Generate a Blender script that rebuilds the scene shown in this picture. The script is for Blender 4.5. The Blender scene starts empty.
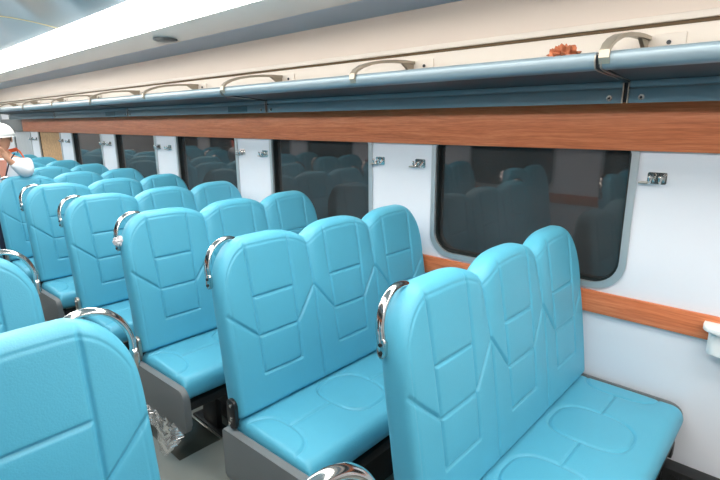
import bpy, bmesh, math, random
import numpy as np
from mathutils import Vector, Matrix
random.seed(7); rng = np.random.default_rng(7)
COL = bpy.context.scene.collection
PI = math.pi
H = 1.57                                   # eye height above the carriage floor

# ---------------------------------------------------------------- materials
def lin(c):
    return tuple(((v/255)/12.92 if v/255 <= .04045 else ((v/255+.055)/1.055)**2.4) for v in c)
def mat(name, rgb, rough=.5, metal=0., spec=.5, bump=0., bscale=60., var=0., vscale=4., coat=0., stretch=None):
    m = bpy.data.materials.new(name); m.use_nodes = True
    nt = m.node_tree; N = nt.nodes; L = nt.links
    b = N['Principled BSDF']
    col = lin(rgb)
    b.inputs['Base Color'].default_value = (*col, 1)
    b.inputs['Roughness'].default_value = rough
    b.inputs['Metallic'].default_value = metal
    b.inputs['Specular IOR Level'].default_value = spec
    b.inputs['Coat Weight'].default_value = coat
    tc = N.new('ShaderNodeTexCoord'); src = tc.outputs['Object']
    if stretch:
        mp = N.new('ShaderNodeMapping'); mp.inputs['Scale'].default_value = stretch
        L.new(src, mp.inputs['Vector']); src = mp.outputs['Vector']
    nz = N.new('ShaderNodeTexNoise'); nz.inputs['Scale'].default_value = vscale; nz.inputs['Detail'].default_value = 4
    L.new(src, nz.inputs['Vector'])
    if var > 0:
        r = N.new('ShaderNodeValToRGB')
        r.color_ramp.elements[0].position = .3; r.color_ramp.elements[1].position = .7
        r.color_ramp.elements[0].color = (*[c*(1-var) for c in col], 1)
        r.color_ramp.elements[1].color = (*[min(1, c*(1+var)) for c in col], 1)
        L.new(nz.outputs['Fac'], r.inputs['Fac']); L.new(r.outputs['Color'], b.inputs['Base Color'])
    if bump > 0:
        n2 = N.new('ShaderNodeTexNoise'); n2.inputs['Scale'].default_value = bscale; n2.inputs['Detail'].default_value = 3
        L.new(src, n2.inputs['Vector'])
        bp = N.new('ShaderNodeBump'); bp.inputs['Strength'].default_value = bump; bp.inputs['Distance'].default_value = .01
        L.new(n2.outputs['Fac'], bp.inputs['Height']); L.new(bp.outputs['Normal'], b.inputs['Normal'])
    return m
def wood(name, a, b_, c):
    m = bpy.data.materials.new(name); m.use_nodes = True
    nt = m.node_tree; N = nt.nodes; L = nt.links; b = N['Principled BSDF']
    tc = N.new('ShaderNodeTexCoord'); mp = N.new('ShaderNodeMapping'); mp.inputs['Scale'].default_value = (14, 1.1, 26)
    L.new(tc.outputs['Object'], mp.inputs['Vector'])
    n1 = N.new('ShaderNodeTexNoise'); n1.inputs['Scale'].default_value = 2.2; n1.inputs['Detail'].default_value = 6; n1.inputs['Distortion'].default_value = 1.3
    L.new(mp.outputs['Vector'], n1.inputs['Vector'])
    mp2 = N.new('ShaderNodeMapping'); mp2.inputs['Scale'].default_value = (40, 9, 160)
    L.new(tc.outputs['Object'], mp2.inputs['Vector'])
    n2 = N.new('ShaderNodeTexNoise'); n2.inputs['Scale'].default_value = 2.; n2.inputs['Detail'].default_value = 3
    L.new(mp2.outputs['Vector'], n2.inputs['Vector'])
    mx = N.new('ShaderNodeMix'); mx.data_type = 'FLOAT'; mx.inputs[0].default_value = .35
    L.new(n1.outputs['Fac'], mx.inputs[2]); L.new(n2.outputs['Fac'], mx.inputs[3])
    r = N.new('ShaderNodeValToRGB'); e = r.color_ramp.elements
    e[0].position = .33; e[0].color = (*lin(a), 1); e[1].position = .68; e[1].color = (*lin(c), 1)
    k = e.new(.5); k.color = (*lin(b_), 1)
    L.new(mx.outputs[0], r.inputs['Fac']); L.new(r.outputs['Color'], b.inputs['Base Color'])
    b.inputs['Roughness'].default_value = .42
    return m
def emit(name, rgb, strength):
    m = bpy.data.materials.new(name); m.use_nodes = True
    b = m.node_tree.nodes['Principled BSDF']
    b.inputs['Base Color'].default_value = (.9, .9, .9, 1)
    b.inputs['Emission Color'].default_value = (*rgb, 1); b.inputs['Emission Strength'].default_value = strength
    return m
def glass(name, tint, ior=1.5, gloss=(1, 1, 1), rough=.02, dust=0.):
    m = bpy.data.materials.new(name); m.use_nodes = True
    nt = m.node_tree; N = nt.nodes; L = nt.links
    N.remove(N['Principled BSDF']); out = N['Material Output']
    t = N.new('ShaderNodeBsdfTransparent'); t.inputs['Color'].default_value = (*tint, 1)
    g = N.new('ShaderNodeBsdfGlossy'); g.inputs['Roughness'].default_value = rough; g.inputs['Color'].default_value = (*gloss, 1)
    f = N.new('ShaderNodeFresnel'); f.inputs['IOR'].default_value = ior
    mx = N.new('ShaderNodeMixShader')
    L.new(f.outputs['Fac'], mx.inputs['Fac']); L.new(t.outputs['BSDF'], mx.inputs[1]); L.new(g.outputs['BSDF'], mx.inputs[2])
    res = mx
    if dust > 0:                                                             # thin film of dust on the pane
        d = N.new('ShaderNodeBsdfDiffuse'); d.inputs['Color'].default_value = (*((.42, .44, .45) if dust < .15 else (.8, .82, .82)), 1)
        nz = N.new('ShaderNodeTexNoise'); nz.inputs['Scale'].default_value = 6; tc = N.new('ShaderNodeTexCoord'); L.new(tc.outputs['Object'], nz.inputs['Vector'])
        mr = N.new('ShaderNodeMapRange'); mr.inputs['To Min'].default_value = dust*.6; mr.inputs['To Max'].default_value = dust*1.4; L.new(nz.outputs['Fac'], mr.inputs['Value'])
        res = N.new('ShaderNodeMixShader'); L.new(mr.outputs['Result'], res.inputs['Fac']); L.new(mx.outputs['Shader'], res.inputs[1]); L.new(d.outputs['BSDF'], res.inputs[2])
    L.new(res.outputs['Shader'], out.inputs['Surface'])
    return m

M = dict(
    vinyl=mat('turquoise_vinyl', (88, 176, 204), .43, spec=.45, bump=.10, bscale=220, var=.035, vscale=3),
    wall=mat('white_wall_panel', (226, 230, 238), .35, bump=.02, bscale=8),
    cream=mat('cream_panel', (232, 216, 202), .4, bump=.02, bscale=6),
    ceil=mat('glossy_ceiling_panel', (230, 232, 232), .16, bump=.03, bscale=3),
    ceilmid=mat('glossy_grey_ceiling', (190, 202, 208), .12, metal=.2, bump=.10, bscale=2.2),
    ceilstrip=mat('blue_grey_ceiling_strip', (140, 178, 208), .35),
    wood=wood('cherry_wood_laminate', (184, 98, 58), (208, 118, 74), (224, 140, 96)),
    rack=mat('blue_grey_rack_paint', (126, 144, 154), .30, metal=.15, spec=.5),
    fascia=mat('slate_blue_fascia_paint', (116, 142, 154), .35, metal=.1),
    rackdark=mat('dark_rack_underside', (66, 70, 74), .5),
    joint=mat('dark_joint', (38, 46, 52), .4),
    chrome=mat('chrome', (214, 214, 212), .12, metal=1.),
    satin=mat('satin_steel', (168, 164, 156), .3, metal=.9),
    arm=mat('worn_steel_arm', (176, 166, 150), .35, metal=.6),
    alu=mat('aluminium_frame', (196, 200, 202), .35, metal=.6),
    grey=mat('grey_end_panel', (112, 116, 118), .45, bump=.02, bscale=200),
    black=mat('black_steel', (22, 24, 26), .45),
    rubber=mat('black_gasket', (18, 26, 26), .5),
    floor=mat('grey_linoleum', (128, 132, 128), .28, var=.10, vscale=2.5, bump=.02, bscale=20),
    hatch=mat('dark_floor_plate', (62, 64, 58), .25, var=.25, vscale=7),
    brown=mat('brown_gap_trim', (96, 74, 40), .6),
    seam=mat('pale_yellow_seam_strip', (214, 196, 150), .5),
    mould=mat('ivory_moulding', (244, 234, 222), .4),
    white=mat('white_plastic', (232, 234, 234), .35),
    blind=mat('tan_blind', (190, 152, 112), .8, var=.18, vscale=26),
    greyblind=mat('grey_blind', (176, 184, 190), .6, var=.12, vscale=5, stretch=(1, 12, .3)),
    paper=mat('brown_crumpled_paper', (176, 104, 70), .8, var=.2, vscale=20),
    skin=mat('skin', (196, 146, 118), .5, bump=.02),
    jacket=mat('white_jacket', (228, 232, 238), .75, bump=.08, bscale=40),
    trousers=mat('navy_trousers', (42, 50, 70), .8),
    orange=mat('orange_strap', (232, 96, 40), .6),
    dark=mat('dark_device', (26, 26, 30), .35),
    pink=mat('salmon_shirt', (232, 160, 140), .8),
    shoe=mat('black_shoe', (30, 30, 32), .5),
    hair=mat('dark_hair', (30, 26, 24), .6),
    iris=mat('eye_dark', (25, 20, 18), .2), lips=mat('lips', (168, 104, 92), .5),
    red=mat('red_emblem', (200, 60, 70), .5), green=mat('green_cap', (40, 150, 90), .5),
    sign=mat('teal_sign_plate', (40, 92, 104), .4), signmark=mat('pale_sign_mark', (150, 196, 206), .4),
    light=emit('light_diffuser', (1., .95, .88), 9.),
    pane=glass('tinted_window_glass', (.22, .25, .26), 1.75, (.96, .82, .79), .03, .085),
    film=glass('clear_plastic_film', (.94, .95, .95), 1.35, (1, 1, 1), .15, .22),
    wrap=mat('milky_plastic_wrap', (232, 226, 228), .25),
    endwall=mat('grey_end_wall', (178, 186, 190), .45),
    night=mat('night_ballast', (20, 22, 24), .9),
)

# ---------------------------------------------------------------- mesh helpers
def link(name, me, m=None, parent=None, loc=(0, 0, 0), smooth=None):
    o = bpy.data.objects.new(name, me); COL.objects.link(o)
    if m is not None: me.materials.append(m)
    if parent is not None: o.parent = parent
    o.location = loc
    if smooth is not None:
        me.polygons.foreach_set('use_smooth', [True]*len(me.polygons))
        if smooth < 3.1: me.set_sharp_from_angle(angle=smooth)
    return o
def obj(name, bm, m, parent=None, loc=(0, 0, 0), smooth=.6):
    bmesh.ops.recalc_face_normals(bm, faces=bm.faces)
    me = bpy.data.meshes.new(name); bm.to_mesh(me); bm.free()
    return link(name, me, m, parent, loc, smooth)
def npmesh(name, V, F, m, parent=None, loc=(0, 0, 0), smooth=3.2):
    me = bpy.data.meshes.new(name); me.from_pydata([tuple(v) for v in V], [], [tuple(int(i) for i in f) for f in F]); me.update()
    return link(name, me, m, parent, loc, smooth)
def BM(): return bmesh.new()
def box(bm, lo, hi, bev=0., seg=2):
    r = bmesh.ops.create_cube(bm, size=1)
    c = [(a+b)/2 for a, b in zip(lo, hi)]; s = [abs(b-a) for a, b in zip(lo, hi)]
    for v in r['verts']: v.co = Vector((v.co.x*s[0]+c[0], v.co.y*s[1]+c[1], v.co.z*s[2]+c[2]))
    if bev > 0:
        es = list({e for v in r['verts'] for e in v.link_edges})
        bmesh.ops.bevel(bm, geom=es, offset=bev, segments=seg, affect='EDGES', profile=.5)
def prism(bm, poly, axis, a, b, bev=0., seg=2):
    """poly in the two other axes (order x,y,z without axis), extruded from a to b"""
    def mk(p, t):
        q = list(p); q.insert(axis, t); return q
    v0 = [bm.verts.new(mk(p, a)) for p in poly]; v1 = [bm.verts.new(mk(p, b)) for p in poly]
    n = len(poly); f0 = bm.faces.new(v0); f1 = bm.faces.new(v1[::-1])
    for i in range(n): bm.faces.new((v0[i], v0[(i+1) % n], v1[(i+1) % n], v1[i]))
    if bev > 0:
        es = list(set(f0.edges) | set(f1.edges))
        bmesh.ops.bevel(bm, geom=es, offset=bev, segments=seg, affect='EDGES', profile=.5)
def tube(bm, pts, rad, n=10, ry=None, caps=True, side=None):
    """swept tube; rad or list; ry = second radius (flattened)"""
    pts = [Vector(p) for p in pts]; k = len(pts)
    rs = rad if hasattr(rad, '__len__') else [rad]*k
    rings = []; up = None
    for i, p in enumerate(pts):
        t = (pts[min(i+1, k-1)]-pts[max(i-1, 0)]).normalized()
        if up is None:
            ref = Vector(side) if side else (Vector((0, 0, 1)) if abs(t.z) < .9 else Vector((1, 0, 0)))
            up = (ref-t*ref.dot(t)).normalized()
        else: up = (up-t*up.dot(t)).normalized()
        sd = t.cross(up); q = ry/rad if ry and not hasattr(rad, '__len__') else 1
        rings.append([bm.verts.new(p+up*math.cos(2*PI*j/n)*rs[i]+sd*math.sin(2*PI*j/n)*rs[i]*q) for j in range(n)])
    for a, b in zip(rings, rings[1:]):
        for j in range(n): bm.faces.new((a[j], a[(j+1) % n], b[(j+1) % n], b[j]))
    if caps: bm.faces.new(rings[0][::-1]); bm.faces.new(rings[-1])
def cyl(bm, c, axis, r, h, n=16, bev=0.):
    mats = {0: Matrix.Rotation(PI/2, 4, 'Y'), 1: Matrix.Rotation(PI/2, 4, 'X'), 2: Matrix()}
    q = bmesh.ops.create_cone(bm, cap_ends=True, segments=n, radius1=r, radius2=r, depth=h, matrix=Matrix.Translation(c) @ mats[axis])
    if bev > 0:
        es = list({e for v in q['verts'] for e in v.link_edges if len(e.link_faces) == 2 and any(len(f.verts) > 4 for f in e.link_faces)})
        bmesh.ops.bevel(bm, geom=es, offset=bev, segments=2, affect='EDGES')
def ball(bm, c, r, s=(1, 1, 1), u=16, v=12):
    q = bmesh.ops.create_uvsphere(bm, u_segments=u, v_segments=v, radius=r)
    for w in q['verts']: w.co = Vector((w.co.x*s[0]+c[0], w.co.y*s[1]+c[1], w.co.z*s[2]+c[2]))
def arc(c, r, a0, a1, n):
    return [(c[0]+r*math.cos(a0+(a1-a0)*i/n), c[1]+r*math.sin(a0+(a1-a0)*i/n)) for i in range(n+1)]
def rrect(x0, y0, x1, y1, r, n=6):
    """rounded rectangle; r = (bl, br, tr, tl)"""
    if not hasattr(r, '__len__'): r = (r,)*4
    p = []
    for (cx, cy, rr, a) in ((x0+r[0], y0+r[0], r[0], PI), (x1-r[1], y0+r[1], r[1], 1.5*PI), (x1-r[2], y1-r[2], r[2], 0), (x0+r[3], y1-r[3], r[3], .5*PI)):
        p += arc((cx, cy), rr, a, a+PI/2, n)
    return p

def thing(name, label, cat, loc=(0, 0, 0), rz=0, group=None):
    o = bpy.data.objects.new(name, None); COL.objects.link(o); o.empty_display_size = .1
    o.location = loc; o.rotation_euler = (0, 0, rz); o['label'] = label; o['category'] = cat
    if group: o['group'] = group
    return o
def tag(o, label, cat, group=None):
    o['label'] = label; o['category'] = cat
    if group: o['group'] = group
    return o
def struct(o): o['kind'] = 'structure'; return o
def dup(root, loc, label, rz=None):
    r = root.copy(); COL.objects.link(r); r.location = loc; r['label'] = label
    if rz is not None: r.rotation_euler = (0, 0, rz)
    for ch in list(root.children):
        c = ch.copy(); COL.objects.link(c); c.parent = r
        for g in ch.children:
            d = g.copy(); COL.objects.link(d); d.parent = c
    return r

# ---------------------------------------------------------------- setting
XR, XL, XC = 2.235, -.505, .865
Y0, Y1 = -2.2, 10.6
ZC = 2.125
WSTART = [-.87, .538, 1.970, 3.388, 4.79, 6.165, 7.60, 9.0]; WW = 1.003
WB, WT = .834, 1.49

bm = BM(); box(bm, (XL-.1, Y0-.1, -.06), (XR+.1, Y1+.1, 0)); struct(obj('floor', bm, M['floor']))

def wall(name, x, out):
    bm = BM()
    def loop(poly):
        vs = [bm.verts.new((x, y, z)) for y, z in poly]
        return [bm.edges.new((vs[i], vs[(i+1) % len(vs)])) for i in range(len(vs))]
    es = loop([(Y0, 0), (Y1, 0), (Y1, ZC+.03), (Y0, ZC+.03)])
    for s in WSTART:
        es += loop(rrect(s+.012, WB+.012, s+WW-.012, WT-.012, (.12, .12, .05, .05), 8))
    bmesh.ops.triangle_fill(bm, use_beauty=True, use_dissolve=False, edges=es)
    r = bmesh.ops.extrude_face_region(bm, geom=list(bm.faces))
    for v in [g for g in r['geom'] if isinstance(g, bmesh.types.BMVert)]: v.co.x += out
    return struct(obj(name, bm, M['wall'], smooth=.5))
wall('wall_right', XR, .07); wall('wall_left', XL, -.07)
bm = BM(); box(bm, (XL-.1, Y1, 0), (XR+.1, Y1+.08, 2.4)); struct(obj('wall_front', bm, M['endwall']))
bm = BM(); box(bm, (XL-.1, Y0-.08, 0), (XR+.1, Y0, 2.4)); struct(obj('wall_back', bm, M['endwall']))

def ring(bm, po, pi, x0, x1):
    """frame between two loops (y,z) of equal length from x0 to x1"""
    n = len(po)
    A = [[bm.verts.new((x, *p)) for p in L] for x in (x0, x1) for L in (po, pi)]
    for i in range(n):
        j = (i+1) % n
        for a, b in ((0, 1), (1, 3), (3, 2), (2, 0)):
            bm.faces.new((A[a][i], A[a][j], A[b][j], A[b][i]))
def window(n, s, x, sg):
    bm = BM()
    ring(bm, rrect(s, WB, s+WW, WT, (.13, .13, .06, .06), 8), rrect(s+.028, WB+.028, s+WW-.028, WT-.03, (.11, .11, .04, .04), 8), x-.010*sg, x+.014*sg)
    w = struct(obj('window_%d' % n, bm, M['alu'], smooth=.5))
    bm = BM()
    ring(bm, rrect(s+.026, WB+.026, s+WW-.026, WT-.028, (.112, .112, .04, .04), 8), rrect(s+.038, WB+.038, s+WW-.038, WT-.04, (.10, .10, .03, .03), 8), x+.004*sg, x+.05*sg)
    obj('gasket', bm, M['rubber'], w)
    bm = BM(); prism(bm, rrect(s+.028, WB+.028, s+WW-.028, WT-.03, (.11, .11, .04, .04), 8), 0, x+.034*sg, x+.040*sg)
    obj('glass_pane', bm, M['pane'], w)
    return w
wn = 0
for s in WSTART:
    wn += 1; w = window(wn, s, XR, 1)
    if s in (7.60, 9.0):
        b = 'blind' if s == 7.60 else 'greyblind'
        bm = BM()
        box(bm, (XR+.008, s+.055, WB+.06), (XR+.014, s+WW-.055, WT-.045))
        bl = obj('window_blind', bm, M[b], w)
        bl['label'] = 'tan blind drawn down' if s == 7.60 else 'grey blind drawn down'
for s in WSTART:
    wn += 1; window(wn, s, XL, -1)

# long trims on both side walls (sg = +1 right, -1 left)
def mx(x, sg): return x if sg > 0 else 2*XC-x
def lbox(bm, x0, x1, z0, z1, sg, y0=Y0, y1=Y1, bev=0.):
    a, b = mx(x0, sg), mx(x1, sg); box(bm, (min(a, b), y0, z0), (max(a, b), y1, z1), bev)
tn = 0
for sg in (1, -1):
    side = 'right' if sg > 0 else 'left'
    def trim(m, parts, y1=Y1):
        global tn
        tn += 1; bm = BM()
        for p in parts: lbox(bm, *p[:4], sg, Y0+.001, y1, p[4] if len(p) > 4 else 0.)
        return struct(obj('trim_%d' % tn, bm, m, smooth=.5))
    trim(M['wood'], [(2.212, 2.2349, 1.441, 1.632, .004)], 9.3)
    trim(M['wood'], [(2.214, 2.2349, .725, .824, .004)])
    tn += 1; bm = BM(); lbox(bm, 2.212, 2.2349, 1.441, 1.632, sg, 9.302, Y1, .004); struct(obj('trim_%d' % tn, bm, M['grey']))
    trim(M['brown'], [(2.220, 2.2349, 1.901, 1.915)])
    trim(M['mould'], [(2.208, 2.2349, 1.914, 1.940, .003)])
    trim(M['cream'], [(2.220, 2.2349, 1.940, 2.1249)])
    trim(M['mould'], [(2.224, 2.2349, 1.735, 1.905)])
    tn += 1; bm = BM(); lbox(bm, 2.16, 2.2349, .0, .15, sg, Y0+.001, Y1, .006)
    for k in range(int((Y1-Y0)/.06)):
        lbox(bm, 2.154, 2.162, .03, .125, sg, Y0+.03+k*.06, Y0+.06+k*.06)
    struct(obj('trim_%d' % tn, bm, M['black']))

# ceiling cross sections extruded along the carriage
def sheet(name, prof, m, sg, smooth=.6, th=.012):
    bm = BM(); vs = []
    for x, z in prof: vs.append((mx(x, sg), z))
    lo = [(bm.verts.new((x, Y0, z)), bm.verts.new((x, Y1, z))) for x, z in vs]
    hi = [(bm.verts.new((x, Y0, z+th)), bm.verts.new((x, Y1, z+th))) for x, z in vs]
    for i in range(len(vs)-1):
        bm.faces.new((lo[i][0], lo[i+1][0], lo[i+1][1], lo[i][1])); bm.faces.new((hi[i][0], hi[i][1], hi[i+1][1], hi[i+1][0]))
    bm.faces.new((lo[0][0], lo[0][1], hi[0][1], hi[0][0])); bm.faces.new((lo[-1][0], hi[-1][0], hi[-1][1], lo[-1][1]))
    for j in (0, 1):
        bm.faces.new([l[j] for l in lo]+[h[j] for h in hi[::-1]])
    return struct(obj(name, bm, m, smooth=smooth))
LY = [Y0+.02+2.13*k for k in range(6)]
for sg in (1, -1):
    nm = 'right' if sg > 0 else 'left'
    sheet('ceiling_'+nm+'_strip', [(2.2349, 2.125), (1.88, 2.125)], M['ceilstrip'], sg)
    sheet('ceiling_'+nm, [(1.88, 2.125), (1.78, 2.126), (1.62, 2.130), (1.50, 2.134)], M['ceil'], sg)
    bm = BM(); lbox(bm, 1.492, 1.502, 2.120, 2.16, sg, Y0, Y1, .002); tn += 1
    struct(obj('trim_%d' % tn, bm, M['grey']))
cz = lambda x: 2.205-.035*((x-XC)/.335)**2
sheet('ceiling', [(XC+.335-.067*i, cz(XC+.335-.067*i)) for i in range(11)], M['ceilmid'], 1)
bm = BM()
for yy in (-.5, 1.65, 3.8, 5.95, 8.1):
    for k in range(10):
        xa = XC-.33+k*.066
        prism(bm, [(xa, cz(xa)-.004), (xa+.066, cz(xa+.066)-.004), (xa+.066, cz(xa+.066)+.004), (xa, cz(xa)+.004)], 1, yy-.006, yy+.006)
tn += 1; struct(obj('trim_%d' % tn, bm, M['seam']))

# ceiling light diffusers, one long lamp after another in both coves
FAR = ['nearest the camera', 'second from the camera', 'third from the camera', 'fourth from the camera', 'fifth from the camera', 'at the far end']
for sg in (1, -1):
    for k, y in enumerate(LY):
        bm = BM(); pr = [(1.491, 2.130), (1.462, 2.098), (1.40, 2.088), (1.32, 2.090), (1.26, 2.112), (1.20, 2.166)]
        n_ = len(pr)
        vs = [[bm.verts.new((mx(x, sg), yy, z)) for x, z in pr] for yy in (y, y+2.128)]
        vh = [[bm.verts.new((mx(x, sg), yy, 2.18)) for x, z in pr] for yy in (y, y+2.128)]
        for i in range(n_-1):
            bm.faces.new((vs[0][i], vs[0][i+1], vs[1][i+1], vs[1][i])); bm.faces.new((vh[0][i], vh[1][i], vh[1][i+1], vh[0][i+1]))
        for i in (0, n_-1): bm.faces.new((vs[0][i], vs[1][i], vh[1][i], vh[0][i]))
        for j in (0, 1): bm.faces.new(vs[j]+vh[j][::-1])
        tag(obj('ceiling_light', bm, M['light']), 'white ceiling light panel over the %s benches, %s' % ('three-place' if sg > 0 else 'two-place', FAR[k]), 'light', 'ceiling light panels')
bm = BM(); cyl(bm, (1.755, 3.46, 2.121), 2, .080, .012, 28, .004)
sp = tag(obj('ceiling_speaker', bm, M['grey']), 'round grey speaker disc set flush in the glossy ceiling above the rack', 'speaker')
bm = BM(); cyl(bm, (1.755, 3.46, 2.114), 2, .062, .004, 28); obj('speaker_grille', bm, M['grey'], sp)

# ---------------------------------------------------------------- luggage racks
def rack_unit(ya, yb, sg, mids, label):
    t = thing('luggage_rack', label, 'luggage rack', (mx(2.09, sg), (ya+yb)/2, 1.622), 0, 'overhead luggage racks')
    L_ = tuple(-c for c in t.location); g = .011
    bm = BM(); lbox(bm, 2.088, 2.100, 1.624, 1.676, sg, ya+g, yb-g, .002); lbox(bm, 2.090, 2.100, 1.682, 1.704, sg, ya+g, yb-g, .002)
    lbox(bm, 2.0985, 2.110, 1.626, 1.702, sg, ya+g, yb-g)
    f = obj('fascia', bm, M['fascia'], t, L_)
    for y in (ya+.055, yb-.055):
        bm = BM(); cyl(bm, (mx(2.086, sg), y, 1.643), 0, .011, .006, 12, .002); sw_ = obj('screw', bm, M['chrome'], f)
        bm = BM(); cyl(bm, (mx(2.0825, sg), y, 1.643), 0, .005, .002, 8); bmesh.ops.scale(bm, vec=(1, 1, 1), verts=bm.verts); obj('screw', bm, M['black'], f)
    bm = BM(); prism(bm, [(mx(x, sg), z) for x, z in ((1.775, 1.732), (2.085, 1.705), (2.2239, 1.709), (2.2239, 1.730), (2.095, 1.728), (1.775, 1.745))], 1, ya+.001, yb-.001)
    obj('shelf', bm, M['rackdark'], t, L_)
    pr = [(1.790, 1.722), (1.768, 1.725), (1.758, 1.734), (1.753, 1.750), (1.754, 1.764), (1.760, 1.774), (1.772, 1.779), (1.785, 1.778), (1.794, 1.770), (1.796, 1.745)]
    bm = BM(); prism(bm, [(mx(x, sg), z) for x, z in pr], 1, ya+g, yb-g); obj('lip', bm, M['rack'], t, L_, smooth=1.)
    for y in mids:
        bm = BM()
        path = [(1.757, 1.740), (1.747, 1.758), (1.751, 1.779), (1.772, 1.798), (1.81, 1.816), (1.87, 1.834), (1.95, 1.848), (2.05, 1.858), (2.14, 1.862), (2.222, 1.862)]
        w = .016
        rings = []
        for i, (x, z) in enumerate(path):
            a = Vector(path[max(i-1, 0)]); b = Vector(path[min(i+1, len(path)-1)]); d = (b-a).normalized(); nn = Vector((-d.y, d.x))*(.003+.004*min(i, 4)/4)
            p = Vector((x, z))
            rings.append([bm.verts.new((mx(q.x, sg), y+s*w, q.y)) for q, s in ((p+nn, -1), (p+nn, 1), (p-nn, 1), (p-nn, -1))])
        for a, b in zip(rings, rings[1:]):
            for j in range(4): bm.faces.new((a[j], a[(j+1) % 4], b[(j+1) % 4], b[j]))
        bm.faces.new(rings[0]); bm.faces.new(rings[-1][::-1])
        prism(bm, [(mx(x, sg), z) for x, z in ((2.11, 1.859), (2.222, 1.859), (2.222, 1.74), (2.20, 1.74), (2.175, 1.82))], 1, y-.007, y+.007)
        br = obj('bracket_arm', bm, M['arm'], t, L_, smooth=.5)
        bm = BM(); lbox(bm, 2.214, 2.2235, 1.79, 1.874, sg, y-.13, y+.017, .003)
        obj('mounting_plate', bm, M['mould'], br)
        bm = BM(); cyl(bm, (mx(2.212, sg), y-.075, 1.842), 0, .008, .006, 10); obj('screw', bm, M['joint'], br)
    for ye, q in ((ya, 1), (yb, -1)):
        c, d = sorted((ye+q*.0005, ye+q*g))
        bm = BM(); prism(bm, [(mx(x, sg), z) for x, z in ((2.104, 1.626), (2.092, 1.626), (2.092, 1.698), (1.790, 1.727), (1.764, 1.731), (1.760, 1.755), (1.772, 1.770), (1.79, 1.77), (1.79, 1.735), (2.104, 1.706))], 1, c, d)
        obj('joint_strip', bm, M['joint'], t, L_)
        bm = BM(); y_ = ye+q*(g-.002)
        tube(bm, [(mx(2.086, sg), y_, 1.624), (mx(2.086, sg), y_, 1.704), (mx(1.785, sg), y_, 1.722), (mx(1.758, sg), y_, 1.727), (mx(1.750, sg), y_, 1.748), (mx(1.752, sg), y_, 1.768)], .0030, 6)
        obj('edge_strip', bm, M['satin'], t, L_)
    return t
RY = [-1.642, .578, 2.798, 5.018, 7.238, 9.458]
for sg in (1, -1):
    for k in range(5):
        ya, yb = RY[k], RY[k+1]
        lab = 'overhead luggage rack section %s, %s' % ('above the windows on the right' if sg > 0 else 'across the aisle, out of frame',
            ['cut by the right photo edge', 'with brown paper on it', 'with small teal sign', 'fourth from the camera', 'farthest away'][k])
        t = rack_unit(ya, yb, sg, [(ya+yb)/2-.019, yb-.019], lab)
        if k in (2, 3):
            for f in t.children:
                if f.name.startswith('fascia'):
                    y = 3.14 if k == 2 else 5.45
                    bm = BM(); lbox(bm, 2.0865, 2.0885, 1.634, 1.674, sg, y-.12, y+.12, 0)
                    obj('sign_plate', bm, M['sign'], f)
bm = BM(); ball(bm, (0, 0, 0), .05, (1.05, .9, .7), 24, 16)
for v in bm.verts:
    d = v.co.normalized(); n = math.sin(d.x*9+1)*math.cos(d.y*11)*.25+math.sin(d.z*17+d.x*7)*.2+random.uniform(-.14, .14)
    v.co *= 1+n
    v.co.z = max(v.co.z, -.018)
tag(obj('crumpled_paper', bm, M['paper'], None, (1.82, .715, 1.778), smooth=.3), 'crumpled reddish brown paper lying on the edge of the luggage rack', 'paper')

# ---------------------------------------------------------------- wall fittings
def hook(y, label):
    t = thing('coat_hook', label, 'coat hook', (XR, y, 1.335), 0, 'coat hooks on the window pillars')
    bm = BM(); prism(bm, rrect(-.034, -.022, .034, .024, .006, 3), 0, -.004, .0); obj('back_plate', bm, M['chrome'], t)
    bm = BM()
    for s in (-1, 1):
        tube(bm, [(-.003, s*.018, .006), (-.020, s*.018, -.006), (-.034, s*.018, -.014), (-.042, s*.018, -.006), (-.044, s*.018, .006)], .005, 8)
        ball(bm, (-.044, s*.018, .008), .0072, u=8, v=6)
    obj('hook_prongs', bm, M['chrome'], t)
    bm = BM()
    for s in (-1, 1): cyl(bm, (-.005, s*.010, .014), 0, .004, .003, 8)
    obj('screw', bm, M['black'], t)
    bm = BM(); box(bm, (-.03, .026, -.022), (-.001, .060, -.014), .002); obj('lever', bm, M['satin'], t)
HK = [(.467, 'chrome coat hook right of the nearest big window'), (1.620, 'chrome coat hook just beyond the nearest window, closer to it'), (1.910, 'chrome coat hook just before the second window'),
      (3.035, 'chrome coat hook just beyond the second window'), (3.325, 'chrome coat hook just before the third window'), (4.515, 'chrome coat hook just beyond the third window'),
      (4.735, 'chrome coat hook just before the fourth window'), (5.925, 'chrome coat hook just beyond the fourth window'), (6.11, 'chrome coat hook just before the fifth window'),
      (7.29, 'chrome coat hook just beyond the fifth window'), (7.54, 'chrome coat hook just before the tan blind'), (8.72, 'chrome coat hook just beyond the tan blind'), (8.93, 'chrome coat hook just before the grey blind')]
for y, l in HK: hook(y, l)
t = thing('wall_table', 'small white wall shelf with rounded lip at the right edge below the wood strip', 'shelf', (XR, .02, .675))
bm = BM(); prism(bm, rrect(-.105, -.40, -.0005, .215, (.04, .001, .001, .05), 6), 2, .108, .128, .006); obj('shelf_top', bm, M['white'], t)
bm = BM(); prism(bm, rrect(-.080, -.38, -.0225, .195, (.02, .001, .001, .03), 5), 2, .015, .1075, .004); obj('shelf_box', bm, M['white'], t)

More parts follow.
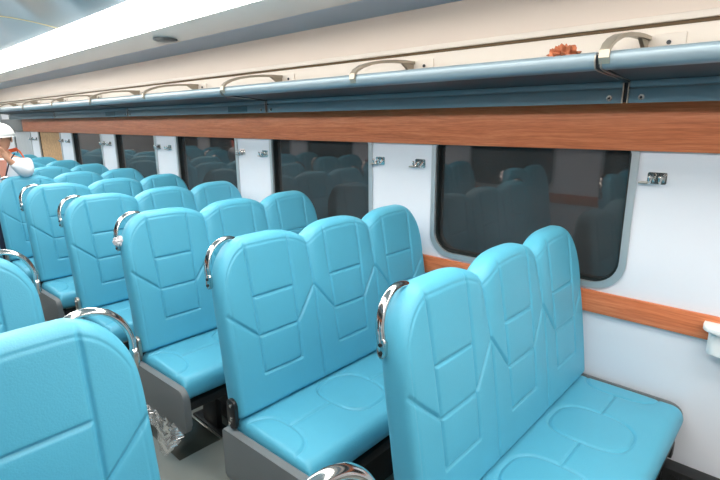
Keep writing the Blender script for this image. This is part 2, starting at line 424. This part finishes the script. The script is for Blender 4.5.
# ---------------------------------------------------------------- bench seats
def nonuni(L, r, step, ne):
    e = [r*(1-math.cos(PI/2*i/ne)) for i in range(ne)]
    n = max(2, int(round((L-2*r)/step)))
    return np.array(e+[r+(L-2*r)*i/n for i in range(n+1)]+[L-v for v in e[::-1]])
def segdist(X, Z, segs):
    D = np.full(X.shape, 9.)
    for (x0, z0, x1, z1) in segs:
        dx, dz = x1-x0, z1-z0; l2 = dx*dx+dz*dz+1e-12
        t = np.clip(((X-x0)*dx+(Z-z0)*dz)/l2, 0, 1)
        D = np.minimum(D, np.hypot(X-x0-t*dx, Z-z0-t*dz))
    return D
def edgef(d, r, n): return np.power(np.clip(1-np.power(np.clip(1-d/r, 0, 1), n), 0, 1), 1/n)
def two_sheets(A, B):
    """A, B: arrays (nx,nz,3) sharing their boundary -> closed mesh"""
    nx, nz = A.shape[:2]
    ia = np.arange(nx*nz).reshape(nx, nz); ib = ia.copy()
    inner = np.zeros((nx, nz), bool); inner[1:-1, 1:-1] = True
    ib[inner] = nx*nz+np.arange(inner.sum())
    V = np.concatenate([A.reshape(-1, 3), B[inner]])
    q = lambda I: np.stack([I[:-1, :-1], I[1:, :-1], I[1:, 1:], I[:-1, 1:]], -1).reshape(-1, 4)
    F = np.concatenate([q(ia), q(ib)[:, ::-1]])
    return V, F
ZB, ZT = .431, 1.128
PLACES = {3: [0, .453, .861, 1.277], 2: [0, .440, .880]}
def backrest_arrays(n, T=.100):
    Bd = PLACES[n]; W = Bd[-1]; HT = ZT-ZB
    xs = nonuni(W, .04, .0034, 17); ts = nonuni(HT, .045, .0034, 17)/HT
    i = np.clip(np.searchsorted(Bd, xs, side='right')-1, 0, n-1); b0 = np.array(Bd)[i]; sw = np.diff(Bd)[i]
    f = (xs-b0)/sw
    top = np.full_like(xs, ZT); c = np.abs(2*f-1)
    inner = ((f < .5) & (i > 0)) | ((f >= .5) & (i < n-1))
    top -= np.where(inner, .052*c**2.9, .010*c**2)
    rc, rz = .150, .200
    for d in (xs, W-xs):
        q = np.clip(rc-d, 0, rc); top -= np.where(d < rc, rz*(1-np.sqrt(np.maximum(1-(q/rc)**2, 0))), 0)*.95
    X, Tt = np.meshgrid(xs, ts, indexing='ij'); TOP = top[:, None]
    Z = ZB+Tt*(TOP-ZB)
    dx = np.minimum(X, W-X); db = Z-ZB
    slope = np.gradient(top, xs); dt = (TOP-Z)/np.sqrt(1+np.minimum(slope**2, 9))[:, None]
    h = edgef(dx, .036, 2.8)*edgef(dt, .050, 2.8)*edgef(db, .03, 2.5)
    Tz = T*(1.0-.15*(Z-ZB)/HT)
    mid = .145*(Z-.44)+T/2-.004
    segs = []
    for k in range(n):
        o, e = Bd[k], Bd[k+1]; m_ = (o+e)/2+(.012 if k == 0 else -.012 if k == n-1 else 0)
        l0, l1, r0, r1 = m_-.108, m_-.100, m_+.106, m_+.100
        segs += [(l0, 1.14, l1, .735), (l1, .735, l1+.004, .580), (r0, 1.14, r1, .735), (r1, .735, r1-.004, .580)]
        segs += [(l0+.004, .893, r0-.004, .893), (l1, .735, r1, .735), (l1+.004, .580, r1-.004, .580)]
        segs += [(o if k else .012, .874 if k else .850, l1, .735), (e if k < n-1 else W-.012, .874 if k < n-1 else .850, r1, .735)]
        if k: segs += [(o, 1.10, o, .45)]
    D = segdist(X, Z, segs)
    fade = np.clip(dt/.05, 0, 1)*np.clip(dx/.02, 0, 1)
    disp = (.0095*np.exp(-(D/.0046)**2)+.0022*np.exp(-(D/.020)))*fade
    for k in range(1, n):                                                     # soft valley that runs down from each notch
        g = np.exp(-((X-Bd[k])/.026)**2)*np.clip(1-(1.11-Z)/.24, 0, 1)
        disp += .014*g
    do = np.minimum(dx, dt)
    stitch = .0030*np.exp(-((do-.030)/.0032)**2)*np.clip(db/.1, 0, 1)
    u_ = f[:, None]+0*Z
    bulge = .008*np.sin(PI*np.clip((Z-ZB)/HT, 0, 1))+.005*np.sin(PI*u_)*np.clip((Z-.8)/.3, 0, 1)
    yF = mid-(Tz/2+bulge)*h+(disp+stitch)*np.minimum(1, h*1.5)
    yB = mid+Tz/2*h
    A = np.stack([X, yF, Z], -1); B = np.stack([X, yB, Z], -1)
    edge = np.ones(X.shape, bool); edge[1:-1, 1:-1] = False
    A[edge, 1] = mid[edge]; B[edge] = A[edge]
    return A, B
def cushion_arrays(n):
    Bd = PLACES[n]; W = Bd[-1]; D = .445; zb, zt = .315, .428; yf = -.395
    xs = nonuni(W-.012, .04, .0048, 9)+.006; ys = nonuni(D, .05, .0048, 9)+yf
    X, Y = np.meshgrid(xs, ys, indexing='ij')
    dx = np.minimum(X-xs[0], xs[-1]-X); df = Y-ys[0]; dbk = ys[-1]-Y
    h = edgef(dx, .034, 2.8)*edgef(df, .050, 2.4)*edgef(dbk, .03, 3)
    Dm = np.full(X.shape, 9.); segs = []; cy = -.160
    ov = [0.]+[b for b in Bd[1:-1]]+[W]
    for k, cx in enumerate(ov):
        px, py = np.abs(X-cx)/.118, np.abs(Y-cy)/.142
        r = np.power(px**2.8+py**2.8, 1/2.8); Dm = np.minimum(Dm, np.abs(r-1)*.13)
        if k < n: segs.append((cx+.118, cy, ov[k+1]-.118, cy))
    Dm = np.minimum(Dm, segdist(X, Y, segs))
    fade = np.clip(dx/.03, 0, 1)*np.clip(df/.05, 0, 1)
    disp = (.0085*np.exp(-(Dm/.0042)**2)+.0020*np.exp(-Dm/.022))*fade
    zm = .365
    crown = .010*np.sin(PI*np.clip(df/D, 0, 1))*np.clip(dx/.15, 0, 1)
    zt_ = zm+(zt-zm+crown)*h-disp*h
    zb_ = zm-(zm-zb)*h
    A = np.stack([X, Y, zt_], -1); B = np.stack([X, Y, zb_], -1)
    edge = np.ones(X.shape, bool); edge[1:-1, 1:-1] = False
    A[edge, 2] = zm; B[edge] = A[edge]
    return A, B

def make_bench(n, aisle, loc, label, group):
    """n places; aisle = end of local x that carries grab handle and end panel"""
    W = PLACES[n][-1]
    t = thing('bench_seat', label, 'bench seat', loc, 0, group)
    fx = (lambda x: x) if aisle == 0 else (lambda x: W-x)
    V, F = two_sheets(*backrest_arrays(n)); npmesh('backrest', V, F, M['vinyl'], t)
    V, F = two_sheets(*cushion_arrays(n)); npmesh('seat_cushion', V, F, M['vinyl'], t)
    # aisle end panel, slightly tipped up to the front
    prof = rrect(-.455, .182, .085, .400, (.045, .01, .01, .045), 6)
    prof = [(y, z-.05*(y+.2)) for y, z in prof]
    bm = BM(); prism(bm, prof, 0, fx(-.034), fx(-.002), .006, 2)
    obj('end_panel', bm, M['grey'], t, smooth=.5)
    bm = BM(); prism(bm, rrect(-.39, .30, .05, .422, (.04, .01, .01, .05), 5), 0, fx(W-.002), fx(W+.010), .003)
    obj('wall_side_panel', bm, M['grey'], t, smooth=.5)
    # grab handle: flat chrome bow on the upper aisle corner
    def P(x, z, yo=.060): return (fx(x), .145*(z-.44)+yo, z)
    pts = [P(.168, 1.066), P(.160, 1.090), P(.138, 1.112), P(.108, 1.124), P(.074, 1.123), P(.042, 1.110), P(.017, 1.087), P(.001, 1.058), P(-.006, 1.030), P(-.006, 1.010), P(-.006, .992)]
    # smooth the bow
    def cat(p, k=4):
        p = [Vector(q) for q in p]; o = []
        for i in range(len(p)-1):
            a, b, c, d = p[max(i-1, 0)], p[i], p[i+1], p[min(i+2, len(p)-1)]
            for j in range(k):
                s = j/k; o.append(.5*((2*b)+(c-a)*s+(2*a-5*b+4*c-d)*s*s+(3*b-a-3*c+d)*s**3))
        return o+[p[-1]]
    bm = BM(); tube(bm, cat(pts), .0085, 12, ry=.0125, side=(0, 0, 1)); hd = obj('grab_handle', bm, M['chrome'], t, smooth=1.)
    bm = BM()
    yp = .145*.545+.060; yz = rrect(yp-.014, .948, yp+.014, 1.006, .012, 5)
    prism(bm, yz, 0, fx(-.012), fx(.002), .003); obj('handle_plate', bm, M['chrome'], hd)
    bm = BM()
    for z in (.963, .988): cyl(bm, (fx(-.014), yp, z), 0, .006, .006, 10, .0015)
    obj('bolt', bm, M['black'], hd)
    # recline bracket at the foot of the backrest
    bm = BM(); prism(bm, rrect(.012, .395, .068, .520, .022, 5), 0, fx(-.016), fx(-.0005), .003); rb = obj('recline_bracket', bm, M['black'], t)
    for (y, z) in ((.036, .497), (.036, .440), (.050, .415)):
        bm = BM(); cyl(bm, (fx(-.018), y, z), 0, .0075, .008, 10, .002); obj('bolt', bm, M['chrome'], rb)
    # underframe
    bm = BM()
    for y in (-.36, -.06): box(bm, (.03, y-.02, .262), (W-.03, y+.02, .302), .003)
    obj('seat_frame', bm, M['black'], t)
    bm = BM(); box(bm, (.30, -.30, .02), (W-.05, .03, .255), .006); obj('underseat_shade_box', bm, M['black'], t)  # added black block standing in for the dark shade under the bench
    for x in (.24, W-.03):
        bm = BM(); box(bm, (x-.02, -.38, .20), (x+.02, -.04, .262), .004); box(bm, (x-.015, -.26, .012), (x+.015, -.12, .21), .004); box(bm, (x-.03, -.36, 0), (x+.03, -.03, .014), .004)
        obj('leg', bm, M['black'], t)
    return t
ORD = ['nearest', 'second', 'third', 'fourth', 'fifth', 'sixth', 'seventh', 'eighth', 'ninth', 'tenth', 'eleventh', 'twelfth']
RX, LX = .930, .450-.880
PR = .852
def rlab(k):
    e = {0: ', cushion in full view', 1: '', 2: ', plastic film under its end panel'}.get(k, '')
    return 'turquoise three-place bench by the windows, %s%s' % ('nearest' if k == 0 else ORD[k]+' from the camera', e)
right = [make_bench(3, 0, (RX, .645, 0), rlab(0), 'three-place benches on the window side')]
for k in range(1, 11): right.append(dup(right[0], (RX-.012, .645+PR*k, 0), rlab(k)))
for k in range(2, 11):
    for ch in right[k].children:
        if ch.name.startswith('recline_bracket'):
            ch.data = ch.data.copy() if k == 2 else [c for c in right[2].children if c.name.startswith('recline_bracket')][0].data
            if k == 2: ch.data.materials[0] = M['satin']
def llab(k):
    e = {0: ', only its chrome handle showing', 1: ', lower left corner', 2: ', left edge'}.get(k, '')
    return 'turquoise two-place bench across the aisle, %s%s' % ('nearest' if k == 0 else ORD[k]+' from the camera', e)
left = [make_bench(2, 1, (LX, .245, 0), llab(0), 'two-place benches across the aisle')]
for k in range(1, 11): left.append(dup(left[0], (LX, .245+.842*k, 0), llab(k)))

# ---------------------------------------------------------------- floor plate, plastic leftovers
bm = BM(); box(bm, (.895, 2.02, .0005), (1.115, 2.62, .003), .0008)
fp = tag(obj('floor_plate', bm, M['hatch']), 'dark shiny floor plate below the front of the third bench from the camera', 'floor plate')
bm = BM(); box(bm, (1.115, 2.02, .0005), (1.123, 2.62, .006), .001); obj('plate_edge', bm, M['satin'], fp)
bm = BM(); nx, nz = 26, 22; g = []
for i in range(nx):
    s = i/(nx-1); row = []
    ln = .055+.135*math.exp(-((s-.30)/.16)**2)+.016*math.sin(s*23)
    for j in range(nz):
        q = j/(nz-1)
        y = 1.93+.50*s+.012*math.sin(q*9+s*14)
        row.append(bm.verts.new((.893-.03*q+.014*math.sin(s*31+q*7)+.010*math.sin(s*57+q*15)+random.uniform(-.004, .004), y, .196+.022*(1-s)-ln*q+random.uniform(-.004, .004))))
    g.append(row)
for i in range(nx-1):
    for j in range(nz-1): bm.faces.new((g[i][j], g[i+1][j], g[i+1][j+1], g[i][j+1]))
tag(obj('plastic_film', bm, M['film'], smooth=.9), 'torn clear plastic film hanging from the grey end panel of a bench', 'plastic film')
bm = BM(); ball(bm, (0, 0, 0), .022, (1.1, 1.2, 1.1), 18, 12)
for v in bm.verts: v.co *= 1+random.uniform(-.22, .3)
ball(bm, (.012, .005, -.03), .014, (1, 1, 1.3), 12, 8)
tag(obj('plastic_wrap', bm, M['wrap'], None, (RX-.010, .645+PR*2+.145*.55+.060, .998), smooth=.4), 'crumpled milky plastic wrapped around a chrome bench handle', 'plastic wrap')

# ---------------------------------------------------------------- person
def skin_obj(name, verts, edges, m, parent, root=0, sub=2):
    me = bpy.data.meshes.new(name); me.from_pydata([v[:3] for v in verts], edges, []); me.update()
    o = bpy.data.objects.new(name, me); COL.objects.link(o); o.parent = parent
    md = o.modifiers.new('skin', 'SKIN'); md.use_smooth_shade = True
    if not me.skin_vertices: bpy.context.view_layer.update()
    for i, v in enumerate(verts):
        r = v[3]; me.skin_vertices[0].data[i].radius = (r if not hasattr(r, '__len__') else r[0], r if not hasattr(r, '__len__') else r[1])
        me.skin_vertices[0].data[i].use_root = (i == root)
    s = o.modifiers.new('sub', 'SUBSURF'); s.levels = sub; s.render_levels = sub
    me.materials.append(m)
    return o
def person(loc, rz, label):
    t = thing('person', label, 'person', loc, rz)
    # faces local -y; joints as x, y, z, radius
    v = [(0, 0, .84, (.13, .095)), (0, .005, 1.0, (.125, .09)), (0, .01, 1.15, (.14, .10)), (0, .01, 1.27, (.13, .085)), (0, 0, 1.345, .05), (0, -.012, 1.40, .052)]
    e = [(0, 1), (1, 2), (2, 3), (3, 4), (4, 5)]
    def add(a, *pts):
        for p in pts: v.append(p); e.append((a, len(v)-1)); a = len(v)-1
        return a
    hands = []
    for s in (-1, 1):
        add(0, (s*.085, 0, .77, .085), (s*.09, -.01, .60, .072), (s*.09, -.012, .43, .052), (s*.09, .005, .28, .050), (s*.09, .012, .10, .034), (s*.092, -.02, .045, .036), (s*.095, -.11, .03, .028))
        w = add(3, (s*.150, .005, 1.265, .054), (s*.180, -.06, 1.215, .044), (s*.185, -.15, 1.19, .038), (s*.15, -.205, 1.25, .032), (s*.105, -.245, 1.312, .024))
        p = add(w, (s*.080, -.252, 1.355, .026))
        for k, (dx, ln) in enumerate(((.026, .9), (.008, 1.), (-.010, .95), (-.028, .75))):     # four fingers curled round the camera
            add(p, (s*(.078+dx*.5), -.258, 1.383, .0095), (s*(.066+dx*.35), -.272, 1.383+.024*ln+dx*.6, .0088), (s*(.046+dx*.2), -.284, 1.388+.020*ln+dx*.8, .008))
        add(w, (s*.082, -.225, 1.335, .011), (s*.062, -.216, 1.358, .010), (s*.046, -.222, 1.374, .009))  # thumb
    skin_obj('body', v, e, M['skin'], t)
    # head as its own shaped surface merged by overlap with the neck
    bm = BM(); q = bmesh.ops.create_uvsphere(bm, u_segments=32, v_segments=24, radius=1)
    for w in q['verts']:
        x, y, z = w.co
        tz = .5*(z+1)
        wx = .074*(1-.24*(1-tz)**2); wy = .094*(1-.12*(1-tz)**2)
        X, Y, Z = x*wx, y*wy, z*.115
        if y < 0 and abs(x) < .28: Y -= .017*math.exp(-((z+.12)/.16)**2)*math.exp(-(x/.14)**2)      # nose
        if y < 0: Y += .007*math.exp(-((z-.08)/.10)**2)*math.exp(-((abs(x)-.36)/.2)**2)                # sockets
        if y < 0: Y -= .008*math.exp(-((z+.80)/.18)**2)*math.exp(-(x/.4)**2)                           # chin
        w.co = (X, Y-.025, Z+1.49)
    for s in (-1, 1): ball(bm, (s*.076, -.01, 1.485), .02, (.35, .8, 1.4), 10, 8)
    hd = obj('head', bm, M['skin'], t, smooth=3.2)
    bm = BM()
    for s in (-1, 1): ball(bm, (s*.029, -.105, 1.502), .0105, u=10, v=8)
    obj('eyes', bm, M['iris'], hd)
    bm = BM(); ball(bm, (0, -.115, 1.436), .012, (1.9, .5, .55), 12, 8); obj('mouth', bm, M['lips'], hd)
    bm = BM(); ball(bm, (0, -.012, 1.505), 1, (.0795, .0985, .095), 24, 16)
    for w in list(bm.verts):
        if w.co.z < 1.455 or (w.co.y < -.055 and w.co.z < 1.55): bm.verts.remove(w)
    obj('hair', bm, M['hair'], t)
    # helmet: shell, brim, rib
    bm = BM(); ball(bm, (0, -.02, 1.520), 1, (.108, .128, .112), 28, 18)
    for w in list(bm.verts):
        if w.co.z < 1.515: bm.verts.remove(w)
    bmesh.ops.solidify(bm, geom=list(bm.faces), thickness=.004)
    hm = obj('safety_helmet', bm, M['white'], t, smooth=3.2)
    bm = BM(); n = 36
    ri = [bm.verts.new((.106*math.cos(a), -.02+.126*math.sin(a), 1.520)) for a in [2*PI*i/n for i in range(n)]]
    ro = [bm.verts.new((.116*math.cos(a), -.02+(.136+.045*max(0, -math.sin(a))**2)*math.sin(a), 1.513-.010*max(0, -math.sin(a)))) for a in [2*PI*i/n for i in range(n)]]
    for i in range(n): bm.faces.new((ri[i], ri[(i+1) % n], ro[(i+1) % n], ro[i]))
    bmesh.ops.solidify(bm, geom=list(bm.faces), thickness=.005)
    obj('brim', bm, M['white'], hm, smooth=1.)
    bm = BM(); ball(bm, (-.02, -.139, 1.566), .016, (1, .25, .8), 12, 8); obj('emblem', bm, M['red'], hm)
    # clothes
    v = [(0, 0, .80, (.155, .115)), (0, .005, 1.0, (.150, .110)), (0, .01, 1.15, (.160, .118)), (0, .01, 1.265, (.148, .100)), (0, .004, 1.325, (.075, .070))]
    e = [(0, 1), (1, 2), (2, 3), (3, 4)]
    for s in (-1, 1):
        add(3, (s*.155, .005, 1.265, .070), (s*.183, -.06, 1.215, .060), (s*.188, -.15, 1.188, .054), (s*.153, -.202, 1.245, .046), (s*.113, -.24, 1.297, .034))
    skin_obj('jacket', v, e, M['jacket'], t)
    bm = BM()
    for s in (-1, 1): tube(bm, [(s*.062, .05, 1.355), (s*.075, -.03, 1.345), (s*.06, -.095, 1.30), (s*.03, -.122, 1.20), (.0, -.126, 1.10)], .008, 8, ry=.003)
    obj('lanyard', bm, M['trousers'], t)
    bm = BM(); prism(bm, [(-.045, 1.31), (.045, 1.31), (.012, 1.14), (-.012, 1.14)], 1, -.122, -.105); obj('shirt_front', bm, M['pink'], t)
    v = [(0, 0, .86, (.135, .10))]; e = []
    for s in (-1, 1): add(0, (s*.088, 0, .75, .096), (s*.092, -.008, .60, .084), (s*.092, -.01, .43, .066), (s*.092, .005, .28, .062), (s*.092, .01, .085, .056))
    skin_obj('trousers', v, e, M['trousers'], t)
    for s in (-1, 1):
        bm = BM(); prism(bm, rrect(s*.095-.045, -.17, s*.095+.045, .07, .04, 5), 2, .0, .075, .018, 3); obj('shoe', bm, M['shoe'], t)
    bm = BM(); tube(bm, [(-.13, .06, 1.30), (-.10, .085, 1.345), (.0, .1, 1.375), (.085, .06, 1.395), (.115, .03, 1.37), (.14, .02, 1.32)], .018, 10, ry=.006); obj('strap', bm, M['orange'], t)
    return t
PX, PY = 1.075, 5.215
pr_ = person((PX, PY, 0), math.radians(-30), 'person in a white helmet and white jacket photographing with both hands at the left edge')
cm = thing('camera', 'small black camera held up to the face by the person in white', 'camera', (PX, PY, 0), math.radians(-30))
bm = BM(); box(bm, (-.05, -.272, 1.375), (.05, -.238, 1.442), .006, 3); obj('camera_body', bm, M['dark'], cm)
bm = BM(); cyl(bm, (0, -.292, 1.405), 1, .024, .04, 20, .003); obj('camera_lens', bm, M['dark'], cm)
cm.scale = pr_.scale = (.965,)*3

# ---------------------------------------------------------------- world, camera
w = bpy.data.worlds.new('night'); bpy.context.scene.world = w; w.use_nodes = True
w.node_tree.nodes['Background'].inputs['Color'].default_value = (.02, .028, .032, 1)
w.node_tree.nodes['Background'].inputs['Strength'].default_value = .6
yaw, pit, rol, fpx = .8208, .2388, -.0086, 492.30
cy_, sy_, cp, sp_ = math.cos(yaw), math.sin(yaw), math.cos(pit), math.sin(pit)
f = Vector((sy_*cp, cy_*cp, -sp_)); r = Vector((cy_, -sy_, 0)); u = r.cross(f)
cr, sr = math.cos(rol), math.sin(rol)
r, u = cr*r+sr*u, -sr*r+cr*u
cd = bpy.data.cameras.new('camera_view'); co = bpy.data.objects.new('camera_view', cd); COL.objects.link(co)
cd.sensor_fit = 'HORIZONTAL'; cd.sensor_width = 36; cd.lens = fpx/720*36; cd.clip_start = .02
mw = Matrix((r, u, -f)).transposed().to_4x4(); mw.translation = (0, 0, H); co.matrix_world = mw
sc = bpy.context.scene; sc.camera = co
vs = sc.view_settings; vs.view_transform = 'Standard'; vs.look = 'None'; vs.gamma = 1; vs.use_curve_mapping = False
vs.exposure = 0.27
